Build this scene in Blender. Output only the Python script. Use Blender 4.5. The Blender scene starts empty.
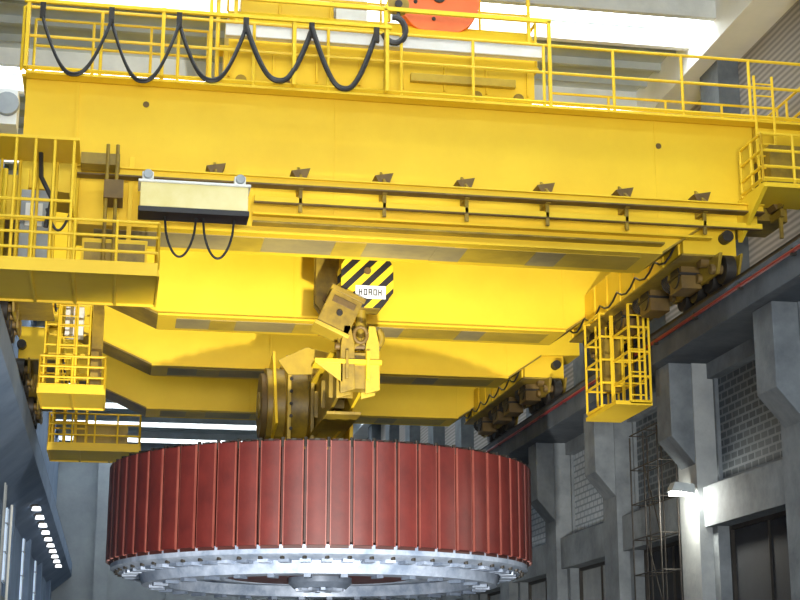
import bpy, bmesh, math, random
from mathutils import Vector, Matrix
random.seed(7)
EYE = 1.7   # eye height above the hall floor; all heights below are relative to the eye

# ------------------------------------------------------------------ materials
def _new(name):
    m = bpy.data.materials.new(name); m.use_nodes = True
    nt = m.node_tree; b = nt.nodes['Principled BSDF']
    return m, nt, b

def paint(name, c1, c2, rough=0.45, metal=0.0, scale=1.2, bump=0.0, lo=0.35, hi=0.75, spec=0.5):
    m, nt, b = _new(name)
    tc = nt.nodes.new('ShaderNodeTexCoord')
    n = nt.nodes.new('ShaderNodeTexNoise'); n.inputs['Scale'].default_value = scale
    n.inputs['Detail'].default_value = 6; n.inputs['Roughness'].default_value = 0.65
    nt.links.new(tc.outputs['Object'], n.inputs['Vector'])
    r = nt.nodes.new('ShaderNodeValToRGB')
    r.color_ramp.elements[0].position = lo; r.color_ramp.elements[0].color = (*c2, 1)
    r.color_ramp.elements[1].position = hi; r.color_ramp.elements[1].color = (*c1, 1)
    nt.links.new(n.outputs['Fac'], r.inputs['Fac'])
    nt.links.new(r.outputs['Color'], b.inputs['Base Color'])
    b.inputs['Roughness'].default_value = rough
    b.inputs['Metallic'].default_value = metal
    b.inputs['Specular IOR Level'].default_value = spec
    if bump > 0:
        n2 = nt.nodes.new('ShaderNodeTexNoise'); n2.inputs['Scale'].default_value = scale*6
        n2.inputs['Detail'].default_value = 5
        nt.links.new(tc.outputs['Object'], n2.inputs['Vector'])
        bp = nt.nodes.new('ShaderNodeBump'); bp.inputs['Strength'].default_value = bump
        bp.inputs['Distance'].default_value = 0.05
        nt.links.new(n2.outputs['Fac'], bp.inputs['Height'])
        nt.links.new(bp.outputs['Normal'], b.inputs['Normal'])
    return m

def emit(name, col, strength):
    m, nt, b = _new(name)
    b.inputs['Base Color'].default_value = (*col, 1)
    b.inputs['Emission Color'].default_value = (*col, 1)
    b.inputs['Emission Strength'].default_value = strength
    return m

def stripes(name, ca, cb, freq=2.2):
    m, nt, b = _new(name)
    tc = nt.nodes.new('ShaderNodeTexCoord'); s = nt.nodes.new('ShaderNodeSeparateXYZ')
    nt.links.new(tc.outputs['Object'], s.inputs[0])
    a = nt.nodes.new('ShaderNodeMath'); a.operation = 'SUBTRACT'
    nt.links.new(s.outputs['X'], a.inputs[0]); nt.links.new(s.outputs['Z'], a.inputs[1])
    mu = nt.nodes.new('ShaderNodeMath'); mu.operation = 'MULTIPLY'; mu.inputs[1].default_value = freq
    nt.links.new(a.outputs[0], mu.inputs[0])
    f = nt.nodes.new('ShaderNodeMath'); f.operation = 'FRACT'; nt.links.new(mu.outputs[0], f.inputs[0])
    g = nt.nodes.new('ShaderNodeMath'); g.operation = 'GREATER_THAN'; g.inputs[1].default_value = 0.5
    nt.links.new(f.outputs[0], g.inputs[0])
    mx = nt.nodes.new('ShaderNodeMix'); mx.data_type = 'RGBA'
    mx.inputs[6].default_value = (*ca, 1); mx.inputs[7].default_value = (*cb, 1)
    nt.links.new(g.outputs[0], mx.inputs[0]); nt.links.new(mx.outputs[2], b.inputs['Base Color'])
    b.inputs['Roughness'].default_value = 0.5
    return m

def blockwork(name, c1, c2, mortar, bw=0.42, bh=0.2, msize=0.03):
    m, nt, b = _new(name)
    tc = nt.nodes.new('ShaderNodeTexCoord'); s = nt.nodes.new('ShaderNodeSeparateXYZ')
    nt.links.new(tc.outputs['Object'], s.inputs[0])
    c = nt.nodes.new('ShaderNodeCombineXYZ')
    nt.links.new(s.outputs['Y'], c.inputs['X']); nt.links.new(s.outputs['Z'], c.inputs['Y'])
    br = nt.nodes.new('ShaderNodeTexBrick')
    br.inputs['Color1'].default_value = (*c1, 1); br.inputs['Color2'].default_value = (*c2, 1)
    br.inputs['Mortar'].default_value = (*mortar, 1); br.inputs['Scale'].default_value = 1.0
    br.inputs['Brick Width'].default_value = bw; br.inputs['Row Height'].default_value = bh
    br.inputs['Mortar Size'].default_value = msize
    nt.links.new(c.outputs[0], br.inputs['Vector'])
    nt.links.new(br.outputs['Color'], b.inputs['Base Color'])
    bp = nt.nodes.new('ShaderNodeBump'); bp.inputs['Strength'].default_value = 0.6
    nt.links.new(br.outputs['Fac'], bp.inputs['Height']); nt.links.new(bp.outputs['Normal'], b.inputs['Normal'])
    b.inputs['Roughness'].default_value = 0.7
    return m

def ribbed(name, c1, c2, period=0.5):
    m, nt, b = _new(name)
    tc = nt.nodes.new('ShaderNodeTexCoord')
    w = nt.nodes.new('ShaderNodeTexWave'); w.bands_direction = 'Z'
    w.inputs['Scale'].default_value = 1.0/period*0.314*3; w.inputs['Distortion'].default_value = 0.6
    nt.links.new(tc.outputs['Object'], w.inputs['Vector'])
    r = nt.nodes.new('ShaderNodeValToRGB')
    r.color_ramp.elements[0].color = (*c2, 1); r.color_ramp.elements[1].color = (*c1, 1)
    nt.links.new(w.outputs['Fac'], r.inputs['Fac']); nt.links.new(r.outputs['Color'], b.inputs['Base Color'])
    b.inputs['Roughness'].default_value = 0.85
    return m

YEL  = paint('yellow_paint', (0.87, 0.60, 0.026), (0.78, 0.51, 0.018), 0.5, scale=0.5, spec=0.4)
YELD = paint('yellow_paint_dark', (0.40, 0.27, 0.018), (0.16, 0.105, 0.014), 0.45, scale=1.5)  # darker, mottled version of the yellow
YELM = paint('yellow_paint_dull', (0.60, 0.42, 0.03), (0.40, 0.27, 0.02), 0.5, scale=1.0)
YELP = paint('pale_yellow_paint', (0.86, 0.78, 0.42), (0.75, 0.66, 0.26), 0.45)
UNDG = paint('underside_grey_yellow', (0.46, 0.36, 0.11), (0.26, 0.21, 0.09), 0.6, scale=0.7)  # duller grey-yellow for the girder undersides
BLK  = paint('black_rubber', (0.012, 0.014, 0.018), (0.02, 0.02, 0.02), 0.5)
DARK = paint('dark_steel', (0.05, 0.045, 0.04), (0.02, 0.018, 0.015), 0.5, metal=0.4)
BRN  = paint('dark_brown', (0.20, 0.12, 0.02), (0.09, 0.055, 0.015), 0.6)  # plain dark brown for brackets, pins and machinery
WHT  = paint('white_paint', (0.85, 0.87, 0.85), (0.72, 0.74, 0.7), 0.45)
GRY  = paint('grey_paint', (0.38, 0.42, 0.43), (0.27, 0.30, 0.32), 0.5)
STL  = paint('machined_steel', (0.50, 0.58, 0.72), (0.20, 0.26, 0.37), 0.42, metal=0.2, scale=2)
STLD = paint('blue_grey_steel', (0.20, 0.25, 0.33), (0.10, 0.13, 0.19), 0.45, metal=0.2, scale=2)
RED  = paint('red_pole_varnish', (0.118, 0.016, 0.013), (0.072, 0.010, 0.009), 0.5, scale=1.5, spec=0.4)
REDL = paint('red_coil_edge', (0.26, 0.08, 0.06), (0.18, 0.045, 0.035), 0.4)
REDD = paint('red_oxide_primer', (0.07, 0.015, 0.012), (0.03, 0.009, 0.008), 0.55)
PIPE = paint('red_pipe_paint', (0.30, 0.02, 0.02), (0.18, 0.015, 0.015), 0.5)
ORG  = paint('orange_paint', (0.88, 0.17, 0.03), (0.75, 0.13, 0.02), 0.45)
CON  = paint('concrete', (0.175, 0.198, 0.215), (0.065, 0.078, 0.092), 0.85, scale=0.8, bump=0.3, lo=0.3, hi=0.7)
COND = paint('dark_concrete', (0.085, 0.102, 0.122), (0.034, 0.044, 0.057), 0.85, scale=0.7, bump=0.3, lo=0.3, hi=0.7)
CONB = paint('blue_grey_concrete', (0.18, 0.25, 0.36), (0.09, 0.14, 0.22), 0.85, scale=0.35, bump=0.2)
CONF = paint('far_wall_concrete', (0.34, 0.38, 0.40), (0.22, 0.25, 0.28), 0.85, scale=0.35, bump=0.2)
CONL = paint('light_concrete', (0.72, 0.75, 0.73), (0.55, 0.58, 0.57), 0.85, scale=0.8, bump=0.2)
CONW = paint('palest_concrete', (0.90, 0.91, 0.89), (0.80, 0.82, 0.80), 0.8, scale=0.6, bump=0.1)  # palest mix, for the eaves beam and far skylight beams
CONC = paint('ceiling_concrete', (0.52, 0.56, 0.54), (0.38, 0.42, 0.41), 0.85, scale=0.6, bump=0.1)
CONM = paint('mid_concrete', (0.36, 0.38, 0.38), (0.22, 0.24, 0.25), 0.85, scale=0.8, bump=0.3)
FLR  = paint('floor_concrete', (0.26, 0.26, 0.25), (0.18, 0.18, 0.18), 0.6, scale=0.5)
RIB  = ribbed('board_marked_concrete', (0.34, 0.31, 0.28), (0.18, 0.165, 0.15), 0.5)
BLKW = blockwork('block_screen', (0.028, 0.040, 0.052), (0.05, 0.064, 0.077), (0.12, 0.14, 0.16))
BLKL = blockwork('block_screen_lit', (0.34, 0.39, 0.44), (0.40, 0.44, 0.48), (0.17, 0.20, 0.23))  # lit copy of the block screen
HAZ  = stripes('hazard_stripes', (0.012, 0.012, 0.012), (0.9, 0.62, 0.015), 2.3)
SKY  = emit('skylight_glass', (0.88, 0.95, 1.0), 7.0)
LAMP = emit('lamp_lens', (1.0, 0.98, 0.88), 30.0)
LAMPS= emit('lamp_lens_small', (0.95, 0.98, 1.0), 2.5)
WING = emit('daylit_glass', (0.6, 0.75, 0.95), 0.45)
VOID = paint('dark_opening', (0.02, 0.024, 0.03), (0.012, 0.015, 0.02), 0.8)

# ------------------------------------------------------------------ mesh builder
class MB:
    def __init__(s): s.v=[]; s.f=[]; s.m=[]; s.mats=[]
    def mi(s, mat):
        if mat not in s.mats: s.mats.append(mat)
        return s.mats.index(mat)
    def add(s, vs, fs, mat):
        o=len(s.v); s.v += [tuple(x) for x in vs]; k=s.mi(mat)
        for f in fs: s.f.append([i+o for i in f]); s.m.append(k)
    def box(s, x0,x1,y0,y1,z0,z1, mat, M=None):
        vs=[Vector((x,y,z)) for x in (x0,x1) for y in (y0,y1) for z in (z0,z1)]
        if M is not None: vs=[M@v for v in vs]
        s.add(vs, [(0,1,3,2),(4,6,7,5),(0,4,5,1),(2,3,7,6),(0,2,6,4),(1,5,7,3)], mat)
    def prism(s, prof, a0, a1, mat, axis='y', M=None):
        def P(p,a):
            return Vector((p[0],a,p[1])) if axis=='y' else (Vector((a,p[0],p[1])) if axis=='x' else Vector((p[0],p[1],a)))
        n=len(prof); vs=[P(p,a0) for p in prof]+[P(p,a1) for p in prof]
        if M is not None: vs=[M@v for v in vs]
        fs=[tuple(range(n)), tuple(range(2*n-1,n-1,-1))]+[(i,(i+1)%n,(i+1)%n+n,i+n) for i in range(n)]
        s.add(vs, fs, mat)
    def cyl(s, p0, p1, r, mat, n=10, r2=None, caps=True):
        p0=Vector(p0); p1=Vector(p1); d=(p1-p0)
        if d.length<1e-6: return
        q=d.to_track_quat('Z','Y'); r2=r if r2 is None else r2
        vs=[]
        for p,rr in ((p0,r),(p1,r2)):
            for i in range(n):
                a=2*math.pi*i/n; vs.append(p+q@Vector((rr*math.cos(a),rr*math.sin(a),0)))
        fs=[(i,(i+1)%n,(i+1)%n+n,i+n) for i in range(n)]
        if caps: fs+= [tuple(range(n-1,-1,-1)), tuple(range(n,2*n))]
        s.add(vs, fs, mat)
    def tube(s, pts, r, mat, n=8):
        pts=[Vector(p) for p in pts]; vs=[]; fs=[]
        for k,p in enumerate(pts):
            t=(pts[min(k+1,len(pts)-1)]-pts[max(k-1,0)]).normalized()
            ref=Vector((0,1,0)) if abs(t.y)<0.9 else Vector((1,0,0))
            u=t.cross(ref).normalized(); w=t.cross(u)
            for i in range(n):
                a=2*math.pi*i/n; vs.append(p+u*r*math.cos(a)+w*r*math.sin(a))
        for k in range(len(pts)-1):
            for i in range(n):
                j=(i+1)%n; fs.append((k*n+i,k*n+j,(k+1)*n+j,(k+1)*n+i))
        fs+=[tuple(range(n)), tuple(range(len(pts)*n-1,(len(pts)-1)*n-1,-1))]
        s.add(vs, fs, mat)
    def revolve(s, prof, c, mat, n=96):
        vs=[]; k=len(prof)
        for i in range(n):
            a=2*math.pi*i/n
            for r,z in prof: vs.append((c[0]+r*math.cos(a), c[1]+r*math.sin(a), z))
        fs=[]
        for i in range(n):
            j=(i+1)%n
            for q in range(k):
                w=(q+1)%k; fs.append((i*k+q,j*k+q,j*k+w,i*k+w))
        s.add(vs, fs, mat)
    def rail(s, pts, h, mat, r=0.035, mids=(0.5,), step=1.5, toe=True):
        """guard rail along polyline at floor level pts"""
        pts=[Vector(p) for p in pts]
        for a,b in zip(pts[:-1],pts[1:]):
            L=(b-a).length; n=max(1,round(L/step))
            for i in range(n+1):
                p=a.lerp(b,i/n); s.cyl(p,p+Vector((0,0,h)),r,mat,8)
            for f in (1.0,)+tuple(mids):
                s.cyl(a+Vector((0,0,h*f)),b+Vector((0,0,h*f)),r,mat,8)
            if toe:
                s.cyl(a+Vector((0,0,0.08)),b+Vector((0,0,0.08)),r*1.4,mat,4)
    def make(s, name, bevel=0.0, parent=None):
        me=bpy.data.meshes.new(name)
        xs=[sum(c)/2 for c in [(min(v[i] for v in s.v), max(v[i] for v in s.v)) for i in range(3)]]
        me.from_pydata([(v[0]-xs[0],v[1]-xs[1],v[2]-xs[2]) for v in s.v], [], s.f)
        for m in s.mats: me.materials.append(m)
        for p,k in zip(me.polygons, s.m): p.material_index=k
        bm=bmesh.new(); bm.from_mesh(me); bmesh.ops.recalc_face_normals(bm, faces=bm.faces); bm.to_mesh(me); bm.free()
        me.polygons.foreach_set('use_smooth',[True]*len(me.polygons))
        me.set_sharp_from_angle(angle=math.radians(35))
        ob=bpy.data.objects.new(name, me); bpy.context.collection.objects.link(ob); ob.location=xs
        if bevel>0:
            bv=ob.modifiers.new('bevel','BEVEL'); bv.width=bevel; bv.segments=2; bv.limit_method='ANGLE'
        if parent is not None:
            ob.parent=parent; ob.location=Vector(xs)-parent.location
        return ob

def empty(name, loc):
    e=bpy.data.objects.new(name,None); e.location=loc; bpy.context.collection.objects.link(e); return e

# ------------------------------------------------------------------ hall shell
FLOOR=-EYE; CEIL=18.0; YN=-12.0; YF=111.0
XL=-4.3; XR=15.0; XU=16.1
b=MB(); b.box(XL-1,XU+3,YN,YF+1,FLOOR-0.3,FLOOR,FLR); b.make('floor')
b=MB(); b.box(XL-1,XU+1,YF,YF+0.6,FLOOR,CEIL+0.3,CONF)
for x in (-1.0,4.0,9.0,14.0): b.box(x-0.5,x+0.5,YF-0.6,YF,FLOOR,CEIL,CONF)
b.make('wall_back')
# columns every 6.5 m
COLS=[30.7+6.5*k for k in range(-5,13)]
# right wall
b=MB()
b.box(XU,XU+0.5,YN,YF,9.0,CEIL+0.3,RIB)
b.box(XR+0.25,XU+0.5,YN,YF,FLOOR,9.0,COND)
for y in COLS:
    b.box(14.35,XR+0.25,y-0.1,y+1.2,FLOOR,8.4,CONM if 36<y<39 else CON)  # column beside the lamp is paler: lamp light painted into it
    b.box(15.5,XU,y-0.1,y+1.2,9.0,17.0,CON)
for y0,y1 in zip(COLS[:-1],COLS[1:]):
    a=y0+1.2; c=y1-0.1
    b.box(14.5,XR+0.25,a,c,4.2,5.2,CON)
    b.box(14.75,XR+0.25,a,c,8.0,8.4,CON)
    b.box(14.7,XR+0.25,a,a+0.35,FLOOR,4.2,CON)
    b.box(14.7,XR+0.25,c-0.35,c,FLOOR,4.2,CON)
b.box(15.0,XU,YN,YF,16.9,CEIL,CONW)
b.make('wall_right')
k=0
for y0,y1 in zip(COLS[:-1],COLS[1:]):
    a=y0+1.2; c=y1-0.1
    if y0<18 or y0>85: continue
    k+=1
    b=MB(); mt = BLKL if 41<y0<58 else BLKW  # paler screens paint in the lit stretch of wall
    b.box(15.0,15.2,a,c,5.2,8.0,mt)
    b.box(14.9,15.22,a,a+0.12,5.2,8.0,CON); b.box(14.9,15.22,c-0.12,c,5.2,8.0,CON)
    b.make('window_%d'%k)
    d=MB()
    d.box(15.1,15.2,a+0.36,c-0.36,FLOOR,4.2,VOID if y0<41 else CONM)
    d.box(15.02,15.1,a+0.36,c-0.36,4.1,4.2,DARK)
    for yy in (a+0.36,c-0.44): d.box(15.0,15.1,yy,yy+0.08,FLOOR,4.2,DARK)
    d.box(15.04,15.1,(a+c)/2-0.02,(a+c)/2+0.02,FLOOR,4.2,DARK)
    d.make('door_%d'%k)
# runway beam right with corbels
b=MB()
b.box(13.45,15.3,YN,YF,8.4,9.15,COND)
b.box(13.55,16.1,YN,YF,8.95,9.16,CON)
for y in COLS:
    b.prism([(13.75,8.4),(14.9,8.4),(14.9,5.5),(14.6,5.5),(13.75,6.5)],y-0.05,y+1.0,CON)
b.prism([(13.52,9.16),(13.68,9.16),(13.64,9.2),(13.64,9.27),(13.67,9.3),(13.53,9.3),(13.56,9.27),(13.56,9.2)],YN,YF,DARK)
b.make('crane_runway_beam',0.03)
b=MB(); b.tube([(13.37,YN,8.92),(13.37,YF-1,8.92)],0.045,PIPE)
for i in range(40): 
    y=-5+i*2.8; b.box(13.34,13.45,y,y+0.08,8.84,8.99,DARK)
b.make('conductor_pipe')
# left wall and runway
b=MB()
b.box(XL-0.5,XL,YN,YF,FLOOR,CEIL+0.3,CONB)
for y in COLS[::2]:
    b.box(XL,XL+0.25,y-0.1,y+1.0,FLOOR,8.3,CONB)
b.box(XL,XL+0.12,YN,YF,3.4,3.8,CON)
b.make('wall_left')
b=MB()
for i,y in enumerate((50,62,74,86)):
    b.box(XL,XL+0.05,y,y+1.4,4.4,7.8,WING)
    b.box(XL,XL+0.09,y+0.66,y+0.74,4.4,7.8,GRY)
    for z in (4.4,5.5,6.6,7.75): b.box(XL,XL+0.09,y,y+1.4,z,z+0.06,GRY)
b.make('window_30')
b=MB()
b.box(XL,-3.0,YN,YF,8.3,9.16,CONB)
b.prism([(-3.0,8.3),(XL,8.3),(XL,7.2)],YN,YF,CONB)
b.prism([(-3.18,9.16),(-3.02,9.16),(-3.06,9.2),(-3.06,9.27),(-3.03,9.3),(-3.17,9.3),(-3.14,9.27),(-3.14,9.2)],YN,YF,DARK)
b.make('crane_runway_beam',0.03)
# ceiling: slabs, cross beams and skylight strips
b=MB(); g=b
ys=[36.9+6.5*k for k in range(-7,12)]
prev=YN; HW=0.85
for yc in ys:
    if yc-HW>prev:
        b.box(XL-0.5,XU+0.5,prev,yc-HW,CEIL,CEIL+0.3,CONC)
    g.box(XL-0.4,XU,yc-HW,yc+HW,CEIL+0.05,CEIL+0.12,SKY)
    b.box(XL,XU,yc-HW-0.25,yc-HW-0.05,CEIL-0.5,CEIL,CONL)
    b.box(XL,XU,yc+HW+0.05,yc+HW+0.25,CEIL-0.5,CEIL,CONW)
    for q in range(1,4):
        yy=yc+0.75+q*1.25
        if yy<YF-0.3: b.box(XL,XU,yy-0.08,yy+0.08,CEIL-0.22,CEIL,CONC)
    prev=yc+HW
b.box(XL-0.5,XU+0.5,prev,YF+0.5,CEIL,CEIL+0.3,CONC)
b.make('ceiling')

# ------------------------------------------------------------------ crane
TOP=13.2
def girder(name, y0, y1, parent, lip=0.1, front=False):
    b=MB()
    left=[(-1.3,9.95),(-1.35,10.6),(-2.4,10.7)] if front else [(0.8,9.95),(-1.6,11.0),(-2.4,11.05)]
    prof=[(-2.4,TOP),(14.4,TOP),(14.4,10.75),(13.1,10.7),(12.0,9.95)]+left
    b.prism(prof,y0,y1,YEL)
    b.box(-2.5,14.5,y0-lip,y1+lip,TOP,TOP+0.06,YEL)            # top flange
    xl=left[0][0]
    b.box(xl,12.0,y0-lip,y1+lip,9.89,9.95,YEL)               # bottom flange
    b.box(xl+0.5,7.2,y0+0.2,y1-0.2,9.875,9.89,UNDG)  # grey-yellow and dull yellow tone strips along the underside
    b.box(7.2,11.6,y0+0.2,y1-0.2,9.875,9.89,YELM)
    for i in range(4): b.box(2.2+i*2.3,2.9+i*2.3,y0+0.2,y1-0.2,9.865,9.875,YELM if i<2 else UNDG)
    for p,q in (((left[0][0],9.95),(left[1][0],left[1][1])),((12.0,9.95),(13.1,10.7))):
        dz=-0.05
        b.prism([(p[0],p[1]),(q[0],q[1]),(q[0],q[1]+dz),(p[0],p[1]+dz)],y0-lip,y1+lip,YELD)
    for x in (-1.3,4.4,11.95):                                       # web splice straps
        b.box(x,x+0.05,y0-0.014,y0,10.7 if x<0 else 9.95,TOP,YEL)
    if front:
        b.box(-1.32,-1.26,y0-0.06,y0,10.7,TOP,YEL)
        for x,z in ((12.05,12.55),(0.2,12.75)): b.cyl((x,y0-0.02,z),(x,y0+0.1,z),0.07,BRN,14)
    b.box(-2.4,14.4,y0+0.25,y0+0.37,TOP+0.06,TOP+0.16,DARK)
    return b.make(name,0.012,parent)

def end_carriages(y0,y1,parent):
    b=MB()
    for xa,xb,xr in ((12.6,13.9,13.6),(-3.2,-2.0,-3.1)):
        ya=y0+0.15; yb=y1-0.15
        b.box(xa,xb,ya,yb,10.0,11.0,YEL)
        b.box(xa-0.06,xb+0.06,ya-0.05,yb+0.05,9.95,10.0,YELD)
        inner = xa if xr>0 else xb
        L=yb-ya
        for i in range(9):
            y=ya+0.2+i*(L-0.4)/8
            b.box(inner-0.05,inner+0.05,y,y+0.06,10.02,10.98,YEL)
        for yc in (y0+0.5,y0+2.3,y1-2.3,y1-0.5):
            b.prism([(yc-0.8,9.95),(yc+0.8,9.95),(yc+0.55,9.5),(yc-0.55,9.5)],xr-0.3,xr-0.22,YELD,axis='x')
            b.prism([(yc-0.8,9.95),(yc+0.8,9.95),(yc+0.55,9.5),(yc-0.55,9.5)],xr+0.22,xr+0.28,YELD,axis='x')
            b.cyl((xr-0.5,yc,9.95),(xr-0.2,yc,9.95),0.16,BRN,14)
            for dy in (-0.42,0.42):
                b.cyl((xr-0.12,yc+dy,9.64),(xr+0.12,yc+dy,9.64),0.34,DARK,24)
                b.cyl((xr-0.4,yc+dy,9.64),(xr+0.3,yc+dy,9.64),0.12,BRN,12)
        for yc in (y0+1.4,y0+3.6,y1-3.7,y1-1.4):
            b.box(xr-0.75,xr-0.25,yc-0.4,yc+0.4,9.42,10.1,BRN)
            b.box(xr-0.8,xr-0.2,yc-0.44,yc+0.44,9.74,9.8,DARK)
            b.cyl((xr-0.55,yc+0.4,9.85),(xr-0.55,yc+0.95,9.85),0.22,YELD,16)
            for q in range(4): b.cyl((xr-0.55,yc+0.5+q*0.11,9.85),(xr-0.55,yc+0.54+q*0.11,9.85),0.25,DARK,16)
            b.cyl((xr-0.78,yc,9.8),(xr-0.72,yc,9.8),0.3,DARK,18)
        b.cyl((xr,ya,10.4),(xr,ya-0.3,10.4),0.14,DARK,14); b.cyl((xr,yb,10.4),(xr,yb+0.3,10.4),0.14,DARK,14)
        b.tube([(inner+(-0.12 if xr>0 else 0.12),ya+0.2+(L-0.4)*i/24,10.25-0.22*abs(math.sin(i*math.pi/4))) for i in range(25)],0.03,BLK,6)
    return b.make('end_carriages',0.01,parent)

def side_gallery(b, x0,x1,y0,y1,z, h=1.15, tall=None):
    """hanging service platform with railings, ribs and fascia"""
    b.box(x0,x1,y0,y1,z,z+0.08,YEL)
    b.box(x0,x1,y0-0.04,y0,z-0.05,z+0.22,YEL); b.box(x0,x1,y1,y1+0.04,z-0.05,z+0.22,YEL)
    b.box(x0-0.04,x0,y0,y1,z-0.05,z+0.22,YEL); b.box(x1,x1+0.04,y0,y1,z-0.05,z+0.22,YEL)
    n=max(2,int((x1-x0)/0.8))
    for i in range(1,n):
        x=x0+(x1-x0)*i/n; b.box(x-0.03,x+0.03,y0,y1,z-0.05,z,YEL)
    b.rail([(x0,y1,z+0.1),(x0,y0,z+0.1),(x1,y0,z+0.1),(x1,y1,z+0.1)],h,YEL,0.032,(0.35,0.68),0.8)

def cage(b,x0,x1,y0,y1,z0,z1,mat=None,nx=3,nz=4,r=0.04):
    mat=mat or YEL
    for x in [x0+(x1-x0)*i/nx for i in range(nx+1)]:
        for y in (y0,y1): b.cyl((x,y,z0),(x,y,z1),r,mat,6)
    for j in range(nz+1):
        z=z0+(z1-z0)*j/nz
        b.cyl((x0,y0,z),(x1,y0,z),r,mat,6); b.cyl((x0,y1,z),(x1,y1,z),r,mat,6)
        b.cyl((x0,y0,z),(x0,y1,z),r,mat,6); b.cyl((x1,y0,z),(x1,y1,z),r,mat,6)
    b.box(x0,x1,y0,y1,z0-0.06,z0+0.04,mat)

def ladder(b,x,y,z0,z1,w=0.45,mat=None,axis='x'):
    mat=mat or YEL
    d=Vector((w/2,0,0)) if axis=='x' else Vector((0,w/2,0))
    c=Vector((x,y,0))
    for sg in (-1,1):
        b.cyl(c+d*sg+Vector((0,0,z0)),c+d*sg+Vector((0,0,z1)),0.035,mat,6)
    z=z0+0.15
    while z<z1:
        b.cyl(c-d+Vector((0,0,z)),c+d+Vector((0,0,z)),0.02,mat,6); z+=0.3

def hook_block(name, X, Y, ztop_rope, yrope):
    P=empty(name,(X,Y,10.2)); ZC=10.12
    b=MB()
    octo=[(-0.42,0.78),(0.42,0.78),(0.66,0.40),(0.66,-0.28),(0.36,-0.68),(-0.36,-0.68),(-0.66,-0.28),(-0.66,0.40)]
    pr=[(X+p[0],ZC+p[1]) for p in octo]
    b.prism(pr,Y-0.36,Y-0.30,HAZ); b.prism(pr,Y+0.30,Y+0.36,HAZ)
    b.make('striped_cheek_plates',0.01,P)
    b=MB()
    for i in range(4):
        yy=Y-0.24+i*0.16; b.cyl((X,yy-0.05,ZC+0.05),(X,yy+0.05,ZC+0.05),0.52,DARK,28)
    b.cyl((X,Y-0.40,ZC+0.25),(X,Y+0.40,ZC+0.25),0.09,BRN,18)
    b.box(X-0.34,X+0.34,Y-0.28,Y+0.28,ZC-0.7,ZC-0.5,YELD)
    b.make('sheaves',0,P)
    zz=ZC-0.46
    b=MB(); b.box(X-0.30,X+0.46,Y-0.385,Y-0.36,zz,zz+0.33,WHT); b.make('name_plate',0,P)
    # painted lettering as flat mesh strokes
    b=MB()
    def st(x,w,z0,z1): b.box(X+0.08+x,X+0.08+x+w,Y-0.392,Y-0.385,zz+0.08+z0,zz+0.08+z1,BLK)
    for i in range(5):
        x=-0.30+i*0.122
        st(x,0.026,0,0.16); st(x+0.062,0.026,0,0.16)
        if i in (1,2,3): st(x,0.088,0.135,0.16)
        if i in (1,3): st(x,0.088,0,0.025)
        if i in (0,2,4): st(x+0.02,0.05,0.065,0.095)
    b.make('lettering',0,P)
    # ropes to trolley
    b=MB()
    for i in range(4):
        yy=Y-0.24+i*0.16
        for sx in (-0.5,0.5): b.cyl((X+sx,yy,ZC+0.1),(X+sx*0.9,yy,ztop_rope),0.022,DARK,6)
    b.make('wire_ropes',0,P)
    return P

def hook_and_links(name,X,Y,zb):
    b=MB()
    # swivel crosshead, tilted housing
    M=Matrix.Translation((X-0.68,Y,9.30))@Matrix.Rotation(math.radians(24),4,'Y')
    b.box(-0.42,0.42,-0.4,0.4,-0.55,0.55,YELD,M); b.box(-0.46,0.46,-0.45,0.45,0.43,0.55,YELD,M); b.box(-0.46,0.46,-0.45,0.45,-0.56,-0.46,YELM,M)
    b.cyl(M@Vector((0,-0.44,-0.05)),M@Vector((0,0.44,-0.05)),0.08,DARK,18)
    b.box(-0.3,0.3,-0.42,-0.4,0.15,0.32,BRN,M)
    b.cyl((X-0.1,Y,9.5),(X-0.1,Y,8.9),0.13,YELD,16)
    # ramshorn hook
    for sg in (-1,1):
        pts=[]
        for i in range(13):
            pts.append((X-0.1+sg*(0.26+0.26*math.sin(math.radians(-90+i*19))),Y,8.75-0.27*math.cos(math.radians(-90+i*19))))
        b.tube(pts,0.095,YELD,10)
    b.cyl((X-0.1,Y,9.1),(X-0.1,Y,8.7),0.14,YELD,14,0.17)
    # shackle links down to beam
    for sx,m in ((-0.50,YELD),(0.12,YELM)):
        for dy in (-0.4,0.3):
            b.prism([(X+sx-0.08,8.95),(X+sx+0.08,8.95),(X+sx+0.18,8.5),(X+sx+0.2,7.35),(X+sx-0.16,7.25),(X+sx-0.16,8.4)],Y+dy,Y+dy+0.1,m)
    b.box(X-0.6,X+0.3,Y-0.25,Y+0.25,7.4,8.3,YELD)
    b.cyl((X-0.75,Y,8.5),(X+0.38,Y,8.5),0.09,BRN,14)
    b.tube([(X-0.18+0.16*math.cos(math.radians(a)),Y-0.47,8.7+0.2*math.sin(math.radians(a))) for a in range(0,361,30)],0.05,BRN,8)
    b.box(X-1.3,X+0.36,Y-0.45,Y+0.3,7.98,8.09,YEL)
    b.prism([(X-1.3,8.0),(X-0.6,8.0),(X-0.6,7.5)],Y-0.4,Y-0.34,YELM)
    return b.make(name,0.01)

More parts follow.
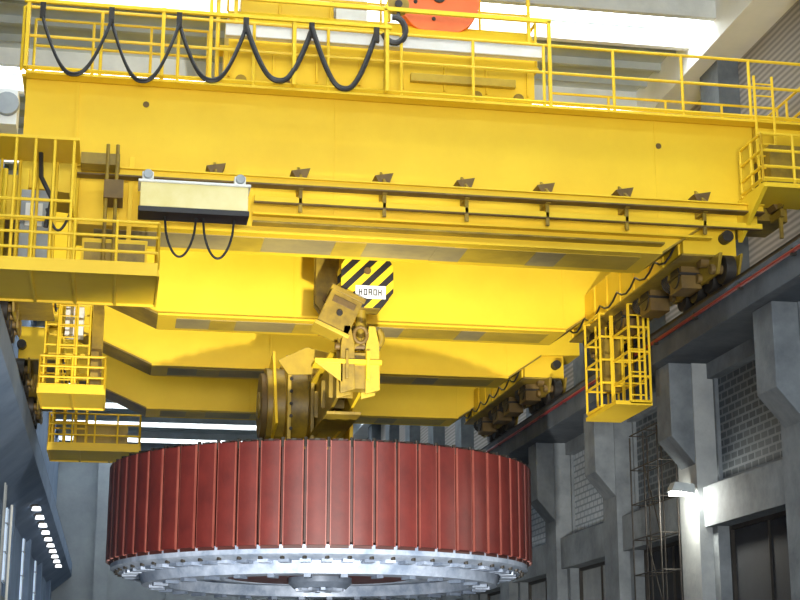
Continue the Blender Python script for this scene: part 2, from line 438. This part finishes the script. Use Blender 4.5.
def trolley(parent,y0,y1,full=True):
    """hoist trolley riding on the girder rails between y0 and y1"""
    b=MB()
    xa,xb=1.9,9.2
    for y in (y0,y1-0.45):
        b.box(xa,xb,y,y+0.45,13.65,14.4,YEL); b.box(xa-0.1,xb+0.1,y-0.05,y+0.5,14.4,14.46,YEL)
        for x in (xa+0.4,xa+1.4,xb-1.4,xb-0.4):
            b.cyl((x,y+0.1,13.64),(x,y+0.3,13.64),0.26,YELD,22); b.cyl((x,y-0.06,13.64),(x,y+0.1,13.64),0.13,YELD,12)
    for x in (xa+0.05,4.2,6.9,xb-0.45):
        b.box(x,x+0.4,y0+0.44,y1-0.44,13.7,14.38,YEL)
    b.box(xa+0.1,4.0,y0+0.46,y1-0.46,14.3,14.37,YELD); b.box(7.35,xb-0.1,y0+0.46,y1-0.46,14.3,14.37,YELD)
    b.make('trolley_frame',0.01,parent)
    b=MB()
    ym=(y0+y1)/2
    b.cyl((2.4,ym+1.0,15.1),(8.0,ym+1.0,15.1),0.62,YELD,32)
    for i in range(30): 
        x=2.7+i*0.17; b.cyl((x,ym+1.0,15.1),(x+0.06,ym+1.0,15.1),0.66,DARK,24)
    b.box(8.0,8.7,ym+0.3,ym+1.7,14.4,15.8,YEL); b.box(2.0,2.4,ym+0.4,ym+1.6,14.4,15.6,YEL)
    b.cyl((7.6,ym-1.4,15.0),(8.6,ym-1.4,15.0),0.36,GRY,20)
    for x in (5.4,5.8,6.2): b.cyl((x,ym,14.7),(x+0.15,ym,14.7),0.5,DARK,24)
    b.box(5.2,6.6,ym-0.12,ym+0.12,14.4,14.7,YEL)
    b.make('hoist_drum',0.0,parent)
    if full:
        b=MB()
        # machine cover in front with white edge
        b.prism([(y0+0.0,14.47),(y0+1.7,14.47),(y0+1.7,15.6),(y0+0.55,15.6),(y0+0.0,15.1)],2.0,9.25,YEL,axis='x')
        b.box(1.9,9.35,y0-0.35,y0-0.06,14.62,14.68,WHT); b.box(1.9,9.35,y0-0.40,y0-0.35,14.56,14.86,WHT)
        for i in range(8): b.box(2.0+i*1.0,2.06+i*1.0,y0-0.06,y0+0.02,13.7,14.38,YEL)
        b.box(2.3,4.5,y0+0.65,y0+1.6,15.61,16.05,YEL)
        b.box(4.55,5.3,y0+0.62,y0+1.3,15.61,17.3,WHT)
        for z in (15.9,16.3,16.7): b.box(4.5,5.35,y0+0.58,y0+0.62,z,z+0.06,GRY)
        b.box(6.2,8.7,y0-0.2,y0-0.07,13.85,14.05,YELM)
        b.make('machinery_cover',0.015,parent)
        b=MB()
        c=(6.98,y0+0.3,16.25)
        b.cyl((c[0],c[1],c[2]),(c[0],c[1]+0.25,c[2]),1.0,ORG,56)
        b.cyl((c[0],c[1]-0.05,c[2]),(c[0],c[1]+0.4,c[2]),0.16,DARK,20)
        for i in range(6):
            a=i*math.pi/3+0.3; b.cyl((c[0]+0.6*math.cos(a),c[1]-0.03,c[2]+0.6*math.sin(a)),(c[0]+0.6*math.cos(a),c[1],c[2]+0.6*math.sin(a)),0.05,DARK,12)
        b.prism([(c[0]-0.5,15.1),(c[0]+0.5,15.1),(c[0]+0.2,16.4),(c[0]-0.2,16.4)],c[1]+0.26,c[1]+0.42,YEL)
        b.make('cable_reel',0.01,parent)
        b=MB()
        # auxiliary pulley and hook beside the reel
        c5=5.8; yy=y0-0.75
        b.cyl((c5,yy-0.05,15.45),(c5,yy+0.08,15.45),0.25,YELD,22); b.cyl((c5,yy-0.09,15.45),(c5,yy+0.12,15.45),0.09,DARK,12)
        b.cyl((c5,yy,15.45),(c5,yy,17.0),0.035,YEL,8); b.cyl((c5-0.3,yy,15.2),(c5,yy,16.3),0.05,YEL,8); b.cyl((c5,yy,16.95),(c5,y0+0.5,16.95),0.04,YEL,8)
        b.cyl((c5,y0+0.5,16.95),(c5,y0+0.5,15.6),0.05,YEL,8)
        b.tube([(c5-0.1+0.26*math.cos(math.radians(a)),yy-0.05,14.8+0.32*math.sin(math.radians(a))) for a in range(100,-170,-20)],0.075,BLK,8)
        b.cyl((c5,yy-0.05,15.05),(c5,yy,15.4),0.05,BLK,8)
        for x in (1.75,2.15,9.1): b.cyl((x,y0+0.05,13.7),(x,y0+0.05,17.3),0.05,YEL,8)
        for z in (15.2,15.8,16.4): b.cyl((1.75,y0+0.05,z),(2.15,y0+0.05,z),0.03,YEL,6)
        b.rail([(2.0,y0+0.6,15.6),(9.25,y0+0.6,15.6)],0.95,YEL,0.03,(0.5,),1.2,False)
        b.rail([(2.0,y1,14.4),(9.25,y1,14.4)],1.2,YEL,0.035,(0.5,),1.4,False)
        b.rail([(9.25,y0,14.4),(9.25,y1,14.4)],1.2,YEL,0.035,(0.5,),1.4,False)
        b.make('trolley_railing',0,parent)

# ---- first crane
P=empty('overhead_crane',(5.6,37.3,9.3))
A0,A1,B0,B1=32.6,34.1,40.5,42.0
girder('front_girder',A0,A1,P,front=True); girder('rear_girder',B0,B1,P)
end_carriages(A0,B1,P)
trolley(P,33.0,41.6,True)
# railings along the tops
b=MB()
b.box(-2.4,16.0,A0-0.45,A0-0.1,TOP-0.06,TOP,YEL)
b.rail([(-2.5,A0-0.4,TOP),(15.9,A0-0.4,TOP)],1.5,YEL,0.038,(0.55,),1.62)
b.rail([(-2.4,B1+0.4,TOP),(15.0,B1+0.4,TOP)],1.25,YEL,0.035,(0.52,),1.7)
b.rail([(10.0,A1+0.3,TOP),(15.9,A1+0.3,TOP)],1.25,YEL,0.035,(0.52,),1.5)
b.rail([(-2.4,A1+0.3,TOP),(1.6,A1+0.3,TOP)],2.2,YEL,0.035,(0.35,0.7),1.3)
b.rail([(15.9,A0-0.4,TOP),(15.9,B1,TOP)],1.25,YEL,0.035,(0.52,),1.6)
ladder(b,14.55,A0-0.45,11.25,14.3)
b.box(14.42,15.95,A0,A1,12.3,TOP-0.01,YEL); b.box(14.42,15.2,A0+0.1,A1-0.1,10.9,12.3,YELD)
b.make('guard_railing',0,P)
# front conductor rails with brackets
b=MB()
yf=A0-0.55
b.box(-1.2,14.3,yf-0.06,yf+0.06,10.86,11.0,YEL); b.box(-1.2,14.3,yf-0.14,yf+0.14,11.0,11.03,YEL); b.box(-1.2,14.3,yf-0.14,yf+0.14,10.82,10.86,BRN)  # brown strip below the bar draws its shadow line
b.box(2.6,14.3,yf+0.05,yf+0.13,10.50,10.62,YEL); b.box(2.6,14.3,yf+0.04,yf+0.15,10.47,10.50,BRN)  # drawn shadow line repeated below the lower rail
b.box(2.6,13.2,A0-0.22,A0,10.3,10.35,YEL)
b.box(2.6,12.0,A0-0.3,A0,10.08,10.12,YELD)
for i in range(8):
    x=1.75+i*1.86
    b.prism([(x-0.2,11.28),(x+0.22,11.36),(x+0.1,11.03),(x-0.06,11.03)],A0-0.4,A0,BRN)
    b.prism([(yf-0.1,11.03),(A0,11.03),(A0,11.5)],x-0.03,x+0.03,YELD,axis='x')
    b.box(x-0.05,x+0.05,yf-0.05,A0,10.8,10.98,YELD)
    b.box(x-0.04,x+0.04,yf+0.05,yf+0.12,10.3,10.9,YELD)
b.make('conductor_rails',0.006,P)
# hanging power unit on conductor rail
b=MB()
dz=-0.42
b.box(0.15,2.4,31.2,31.8,10.38+dz,10.92+dz,YELP); b.box(0.1,2.45,31.15,31.85,10.9+dz,10.96+dz,WHT)
b.box(0.12,2.43,31.18,31.82,10.26+dz,10.38+dz,BLK)
for x in (0.3,2.25):
    b.box(x-0.12,x+0.12,31.6,31.9,10.96+dz,10.86,WHT); b.cyl((x,31.5,10.78),(x,31.95,10.78),0.1,GRY,14)
for x0 in (0.7,1.5):
    pts=[(x0+0.66*i/20-0.02, 31.5, 10.3+dz-0.9*math.sin(math.pi*i/20)**0.5) for i in range(21)]
    b.tube(pts,0.03,BLK,6)
b.make('power_collector_unit',0.02,P)
# festoon
b=MB(); xs0=-2.1; w=1.47
for i in range(5):
    x0=xs0+i*w; drop=0.22*(1-i/4)+0.05; rr0=(0.036,0.036,0.045,0.06,0.06)[i]
    for off,rr in ((0.0,rr0),(0.10,0.028)):
        pts=[]
        for k in range(29):
            t=k/28; u=2*t-1
            x=x0+w*(0.5+0.5*(u*(0.80+0.20*abs(u)**2)))
            z=14.62-drop*(1 if 0<k<28 else 0.8)-off*0.6-(1.28+0.06*((i*2)%3)-off)*(1-abs(u)**2.4)
            pts.append((x,A0-0.66-off*0.3+0.05*math.sin(5*t+i),z))
        b.tube(pts,rr,BLK,8)
for i in range(6):
    x0=xs0+i*w; b.box(x0-0.06,x0+0.06,A0-0.70,A0-0.60,14.35,14.7,DARK)
b.make('festoon_cable',0,P)
b=MB(); b.box(-2.5,5.6,A0-0.68,A0-0.60,14.70,14.78,YEL)
for x in (-2.4,0.5,3.4,5.5): b.box(x-0.04,x+0.04,A0-0.66,A0-0.4,TOP,14.8,YEL)
b.box(-2.5,9.4,A0-0.45,A0-0.37,15.25,15.35,YEL)
for x in (-2.4,1.55,5.5,9.35): b.box(x-0.04,x+0.04,A0-0.45,A0-0.37,TOP,15.3,YEL)
b.make('festoon_track',0.005,P)
# operator gallery, left near side
b=MB()
side_gallery(b,-2.75,0.55,30.0,32.5,8.17,0.95)
cage(b,-2.7,-1.2,30.05,31.4,8.3,10.9,nx=4,nz=2,r=0.035)
for x in (-2.7,-1.2): b.cyl((x,32.4,8.5),(x,32.4,11.0),0.06,YEL,8)
b.box(-2.75,-1.1,30.0,31.45,10.87,10.93,YEL)
b.box(-1.0,0.35,31.7,32.4,8.35,9.35,YEL); b.box(-0.95,0.3,31.66,31.7,8.45,9.25,YELD)
b.box(-2.3,-1.7,31.9,32.4,8.4,10.4,GRY); b.box(-2.2,-1.85,31.86,31.9,9.6,10.1,WHT)
b.box(-0.1,0.0,32.3,32.5,8.3,11.4,YEL); b.box(-2.4,-2.2,32.3,32.5,8.3,11.0,YEL)
for x in (-0.55,-0.35): b.cyl((x,31.3,8.6),(x,31.3,11.3),0.04,YELD,8)
b.box(-0.6,-0.2,31.2,31.9,10.1,10.5,BRN); b.box(-1.1,-0.3,31.3,31.8,10.85,11.1,YELD)
b.tube([(-1.7+0.5*i/12,30.6,9.6-0.45*math.sin(math.pi*i/12)) for i in range(13)],0.03,BLK,6)
b.tube([(-1.9,30.9,11.0),(-1.85,30.7,10.3),(-1.6,30.6,9.8),(-1.7,30.6,9.2)],0.05,BLK,6)
b.box(-3.0,-2.5,31.8,32.5,11.8,12.6,WHT); b.cyl((-2.7,31.75,12.2),(-2.7,31.6,12.2),0.25,GRY,18)
b.make('operator_gallery',0.005,P)
# far small gallery on the left
b=MB()
side_gallery(b,-2.3,-0.55,42.6,45.0,8.15,0.9)
cage(b,-2.2,-1.0,42.7,43.9,8.35,11.2,nx=3,nz=5,r=0.03); ladder(b,-1.6,42.65,8.35,11.4,0.5)
b.box(-1.7,-1.2,43.2,43.8,9.9,10.7,WHT); b.box(-0.95,-0.65,43.2,44.2,8.4,10.8,YELD)
b.make('access_gallery',0,P)
# right hanging cage
b=MB()
cage(b,12.75,13.3,37.3,38.6,7.4,10.0,nx=2,nz=4,r=0.033)
cage(b,12.4,13.3,38.6,39.9,7.5,10.0,nx=3,nz=4,r=0.033)
b.box(12.35,13.33,37.3,39.9,7.3,7.4,YEL); ladder(b,12.95,37.25,7.4,10.2,0.4)
b.box(12.6,13.1,39.0,39.2,8.0,9.4,YELD)
b.make('inspection_cage',0,P)
# right end small platform
b=MB()
b.box(13.9,15.4,31.0,32.5,11.15,11.25,YEL); b.rail([(13.9,32.2,11.25),(13.9,31.0,11.25),(15.4,31.0,11.25)],1.15,YEL,0.035,(0.33,0.66),0.6)
b.box(14.5,15.3,31.9,32.4,11.3,12.5,YELD); b.prism([(31.0,11.15),(32.6,11.15),(32.6,10.3)],13.9,14.0,YEL,axis='x')
b.make('end_platform',0,P)

# ---- second crane
P2=empty('overhead_crane',(5.6,51.5,9.3))
C0,C1,D0,D1=47.0,48.4,54.4,55.9
girder('front_girder',C0,C1,P2); girder('rear_girder',D0,D1,P2)
end_carriages(C0,D1,P2); trolley(P2,47.2,55.6,False)
b=MB(); b.rail([(-2.4,C0-0.3,TOP),(15.0,C0-0.3,TOP)],1.2,YEL,0.035,(0.5,),1.8); b.rail([(-2.4,D1+0.3,TOP),(15.0,D1+0.3,TOP)],1.2,YEL,0.035,(0.5,),1.8)
b.make('guard_railing',0,P2)
b=MB()
side_gallery(b,-2.4,0.6,52.4,55.0,8.1,1.1)
b.box(-1.6,0.2,54.0,54.8,8.3,9.2,YELD); cage(b,-2.3,-1.2,52.5,53.8,8.3,11.2,nx=3,nz=4,r=0.035)
b.make('operator_gallery',0,P2)

# ------------------------------------------------------------------ hoisting tackle
HX=5.85; H1=37.2; H2=51.4
hook_block('hook_block',HX,H1,14.6,H1); hook_block('hook_block',HX,H2,14.6,H2)
hook_and_links('ramshorn_hook',HX,H1,8.7); hook_and_links('ramshorn_hook',HX,H2,8.7)
b=MB()
for y in (38.4,38.75): b.prism([(4.75,13.8),(5.35,13.8),(5.35,9.9),(5.15,9.6),(4.95,9.6),(4.75,9.9)],y,y+0.08,YELD)  # plates in darker yellow: their shadow is put into the colour
b.cyl((5.05,38.3,10.0),(5.05,38.95,10.0),0.12,BRN,14); b.box(4.85,5.25,38.48,38.75,10.2,13.7,YEL)
b.make('load_cell_link')
# lifting beam
b=MB()
bx=5.6
pf=[(36.7,8.3),(37.6,8.55),(42.0,8.8),(46.6,8.8),(51.0,8.55),(51.9,8.3),(51.9,7.6),(46.8,7.1),(41.8,7.1),(36.7,7.6)]
b.prism(pf,bx-0.3,bx-0.22,YELD,axis='x')
b.prism(pf,bx+0.22,bx+0.3,YEL,axis='x')
b.box(bx-0.45,bx+0.45,38.4,50.4,8.6,8.68,YEL); b.box(bx-0.45,bx+0.45,39.0,49.6,7.12,7.2,YELD)
for y in (37.0,39.0,40.5,42.0,46.5,48,49.6,51.5): b.box(bx-0.4,bx+0.4,y,y+0.06,7.55,8.3,YELD)
b.cyl((bx-0.5,37.2,7.9),(bx+0.5,37.2,7.9),0.16,BRN,16)
# central trunnion housing
b.cyl((4.0,44.0,8.2),(6.4,44.0,8.2),1.12,YELD,12); b.cyl((3.85,44.0,8.2),(4.05,44.0,8.2),0.95,BRN,20); b.cyl((3.8,44.0,8.2),(3.9,44.0,8.2),0.4,YELD,16)
for x,m in ((4.5,YELM),(5.15,YELD),(6.25,YEL)):
    b.prism([(42.4,7.0),(45.6,7.0),(45.6,9.0),(45.0,9.5),(43.0,9.5),(42.4,9.0)],x,x+0.1,m,axis='x')
b.prism([(42.2,7.4),(45.2,6.9),(45.0,9.3),(43.4,9.7)],4.15,4.23,YEL,axis='x')
b.box(4.4,6.3,42.9,45.1,6.5,7.1,YEL)
b.prism([(4.2,9.2),(5.0,9.6),(5.9,9.4),(6.3,8.9),(4.5,8.8)],42.3,42.4,YELM)
for i in range(5): b.cyl((4.6,42.35,7.3+i*0.35),(4.6,42.45,7.3+i*0.35),0.05,DARK,8)
b.make('lifting_beam',0.01)

# ------------------------------------------------------------------ rotor
RC=(5.72,44.3); R=6.02; ZB=3.7; ZT=6.40; NP=64
G=empty('generator_rotor',(RC[0],RC[1],5.0))
b=MB()
for i in range(NP):
    a=2*math.pi*(i+0.5)/NP
    M=Matrix.Translation((RC[0],RC[1],0))@Matrix.Rotation(a,4,'Z')
    # cap with slightly convex face (local x radial, y tangential)
    w=0.225
    cap=[(R-0.16,-w),(R-0.02,-w),(R-0.006,-w*0.55),(R,0),(R-0.006,w*0.55),(R-0.02,w),(R-0.16,w)]
    b.prism(cap,ZB+0.02,ZT-0.08,RED,axis='z',M=M)
    b.box(R-0.45,R-0.15,-0.2,0.2,ZB+0.1,ZT-0.1,REDD,M)
    for s in (-1,1):
        b.box(R-0.09,R-0.035,s*(w+0.014)-0.014,s*(w+0.014)+0.014,ZB+0.0,ZT-0.06,REDL,M)
    b.box(R-0.34,R-0.10,-0.20,0.20,ZT-0.08,ZT-0.02,REDD,M)
    b.box(R-0.30,R-0.12,-0.24,0.24,ZB-0.06,ZB+0.03,REDD,M)
    b.cyl(M@Vector((R-0.12,-0.29,ZT-0.22)),M@Vector((R-0.12,-0.29,ZT+0.02)),0.05,DARK,8)
    b.box(R-0.14,R-0.02,-0.06,0.06,ZT-0.08,ZT-0.02,DARK,M)
    b.box(R-0.3,R-0.12,0.27,0.32,ZB+0.1,ZT-0.12,REDD,M)
b.make('pole_ring',0,G)
b=MB()
b.revolve([(4.95,3.75),(5.66,3.75),(5.66,6.15),(4.95,6.15)],RC,REDD,96)
b.revolve([(4.55,3.42),(5.65,3.42),(5.88,3.52),(5.88,3.74),(4.55,3.74)],RC,STL,128)
b.revolve([(4.25,3.10),(5.0,3.10),(5.08,3.42),(4.2,3.42)],RC,STL,128)
for i in range(NP):
    a=2*math.pi*i/NP; M=Matrix.Translation((RC[0],RC[1],0))@Matrix.Rotation(a,4,'Z')
    b.box(5.15,5.55,-0.14,0.14,3.34,3.42,STLD if i%2 else STL,M)
    b.cyl(M@Vector((5.72,0,3.40)),M@Vector((5.72,0,3.5)),0.06,DARK,8)
for i in range(32):
    a=2*math.pi*i/32; M=Matrix.Translation((RC[0],RC[1],0))@Matrix.Rotation(a,4,'Z')
    b.box(4.4,4.8,-0.09,0.09,3.02,3.12,STLD,M)
b.make('rim',0,G)
b=MB()
for i in range(10):
    a=2*math.pi*i/10; M=Matrix.Translation((RC[0],RC[1],0))@Matrix.Rotation(a,4,'Z')
    b.prism([(1.0,3.5),(5.0,3.75),(5.0,6.0),(1.0,6.2)],-0.05,0.05,REDD,axis='y',M=M)
    b.box(1.0,4.6,-0.28,0.28,3.42,3.5,STLD,M)
b.revolve([(0.5,3.35),(2.6,3.35),(2.6,3.5),(0.5,3.5)],RC,RED,64)
b.revolve([(0.6,3.5),(1.3,3.5),(1.3,6.4),(0.6,6.4)],RC,REDD,48)
b.revolve([(0.05,3.05),(0.75,3.05),(0.9,3.2),(0.9,3.36),(0.05,3.36)],RC,STLD,48)
for i in range(12):
    a=2*math.pi*i/12; M=Matrix.Translation((RC[0],RC[1],0))@Matrix.Rotation(a,4,'Z'); b.box(0.2,0.7,-0.06,0.06,2.98,3.06,STL,M)
b.revolve([(3.0,3.36),(3.35,3.36),(3.35,3.48),(3.0,3.48)],RC,STL,64)
b.cyl((RC[0],RC[1],3.2),(RC[0],RC[1],6.5),0.5,STL,32)
b.make('spider_hub',0,G)

# ------------------------------------------------------------------ service ladder frame, lamps
b=MB()
SX=(13.8,14.3); SY=(38.4,39.5,40.6)
for x in SX:
    for y in SY: b.cyl((x,y,FLOOR),(x,y,7.0),0.024,DARK,6)
for z in [FLOOR+0.2+0.95*i for i in range(10)]:
    for x in SX: b.cyl((x,SY[0],z),(x,SY[-1],z),0.018,DARK,6)
    for y in SY: b.cyl((SX[0],y,z),(SX[1],y,z),0.018,DARK,6)
for i in range(4):
    z=FLOOR+0.2+1.9*i; b.cyl((SX[0],SY[0],z),(SX[0],SY[1],z+1.9),0.018,DARK,6)
b.make('scaffold_tower')
b=MB()
b.prism([(13.6,5.08),(14.2,5.02),(14.2,5.25),(13.7,5.3)],36.9,37.3,GRY)
b.box(13.64,14.16,36.93,37.27,4.99,5.05,LAMP)
b.cyl((14.1,37.1,5.2),(14.1,37.3,5.3),0.035,DARK,8); b.cyl((14.1,37.3,5.25),(14.36,37.5,5.3),0.04,DARK,8)
b.make('wall_lamp')
b=MB()
for i in range(10):
    y=66+i*3.2
    b.box(-3.9,-3.3,y-0.06,y+0.06,7.75,7.85,DARK); b.cyl((-3.35,y,7.75),(-3.35,y,7.6),0.16,LAMPS,14,0.2)
b.make('bulkhead_lamp_row')
b=MB()
for y in (40,47,60): b.tube([(XL+0.35,y,FLOOR),(XL+0.35,y,7.1)],0.05,WHT)
b.make('conduit_pipes')
b=MB(); ladder(b,XL+0.5,54.0,FLOOR,7.1,0.6,GRY,'y'); b.make('wall_ladder')

# ------------------------------------------------------------------ lights
def area(name,loc,tgt,sx,sy,power,col):
    l=bpy.data.lights.new(name,'AREA'); l.shape='RECTANGLE'; l.size=sx; l.size_y=sy; l.energy=power; l.color=col
    o=bpy.data.objects.new(name,l); o.location=loc
    o.rotation_euler=(Vector(tgt)-Vector(loc)).to_track_quat('-Z','Y').to_euler(); bpy.context.collection.objects.link(o); return o
area('added_front_fill',(1,-9,2.2),(5,38,11),10,6,11000,(1.0,0.98,0.94))  # broad fill added behind the camera to light the girder fronts
s=bpy.data.lights.new('floor_floodlight','SPOT'); s.energy=26000; s.spot_size=math.radians(70); s.spot_blend=0.9; s.shadow_soft_size=0.2; s.color=(1,0.95,0.86)
o=bpy.data.objects.new('floor_floodlight',s); o.location=(4.2,24.0,FLOOR+0.5); o.rotation_euler=(Vector((4.4,47,9.6))-Vector(o.location)).to_track_quat('-Z','Y').to_euler(); bpy.context.collection.objects.link(o)
s=bpy.data.lights.new('wall_lamp_glow','POINT'); s.energy=300; s.shadow_soft_size=0.15; s.color=(1,0.97,0.85)
o=bpy.data.objects.new('wall_lamp_glow',s); o.location=(13.9,37.1,4.85); bpy.context.collection.objects.link(o)
w=bpy.data.worlds.new('sky'); bpy.context.scene.world=w; w.use_nodes=True
w.node_tree.nodes['Background'].inputs[0].default_value=(0.62,0.78,1.0,1); w.node_tree.nodes['Background'].inputs[1].default_value=1.0
bpy.context.scene.view_settings.view_transform='Standard'

# ------------------------------------------------------------------ camera
cam=bpy.data.cameras.new('camera'); cam.lens=69.75; cam.sensor_width=36; cam.clip_end=500
co=bpy.data.objects.new('camera',cam); co.rotation_euler=(math.radians(104.47),0,math.radians(-10.27)); bpy.context.collection.objects.link(co)
bpy.context.scene.camera=co
for o in bpy.context.scene.objects:
    if o.parent is None: o.location.z += EYE
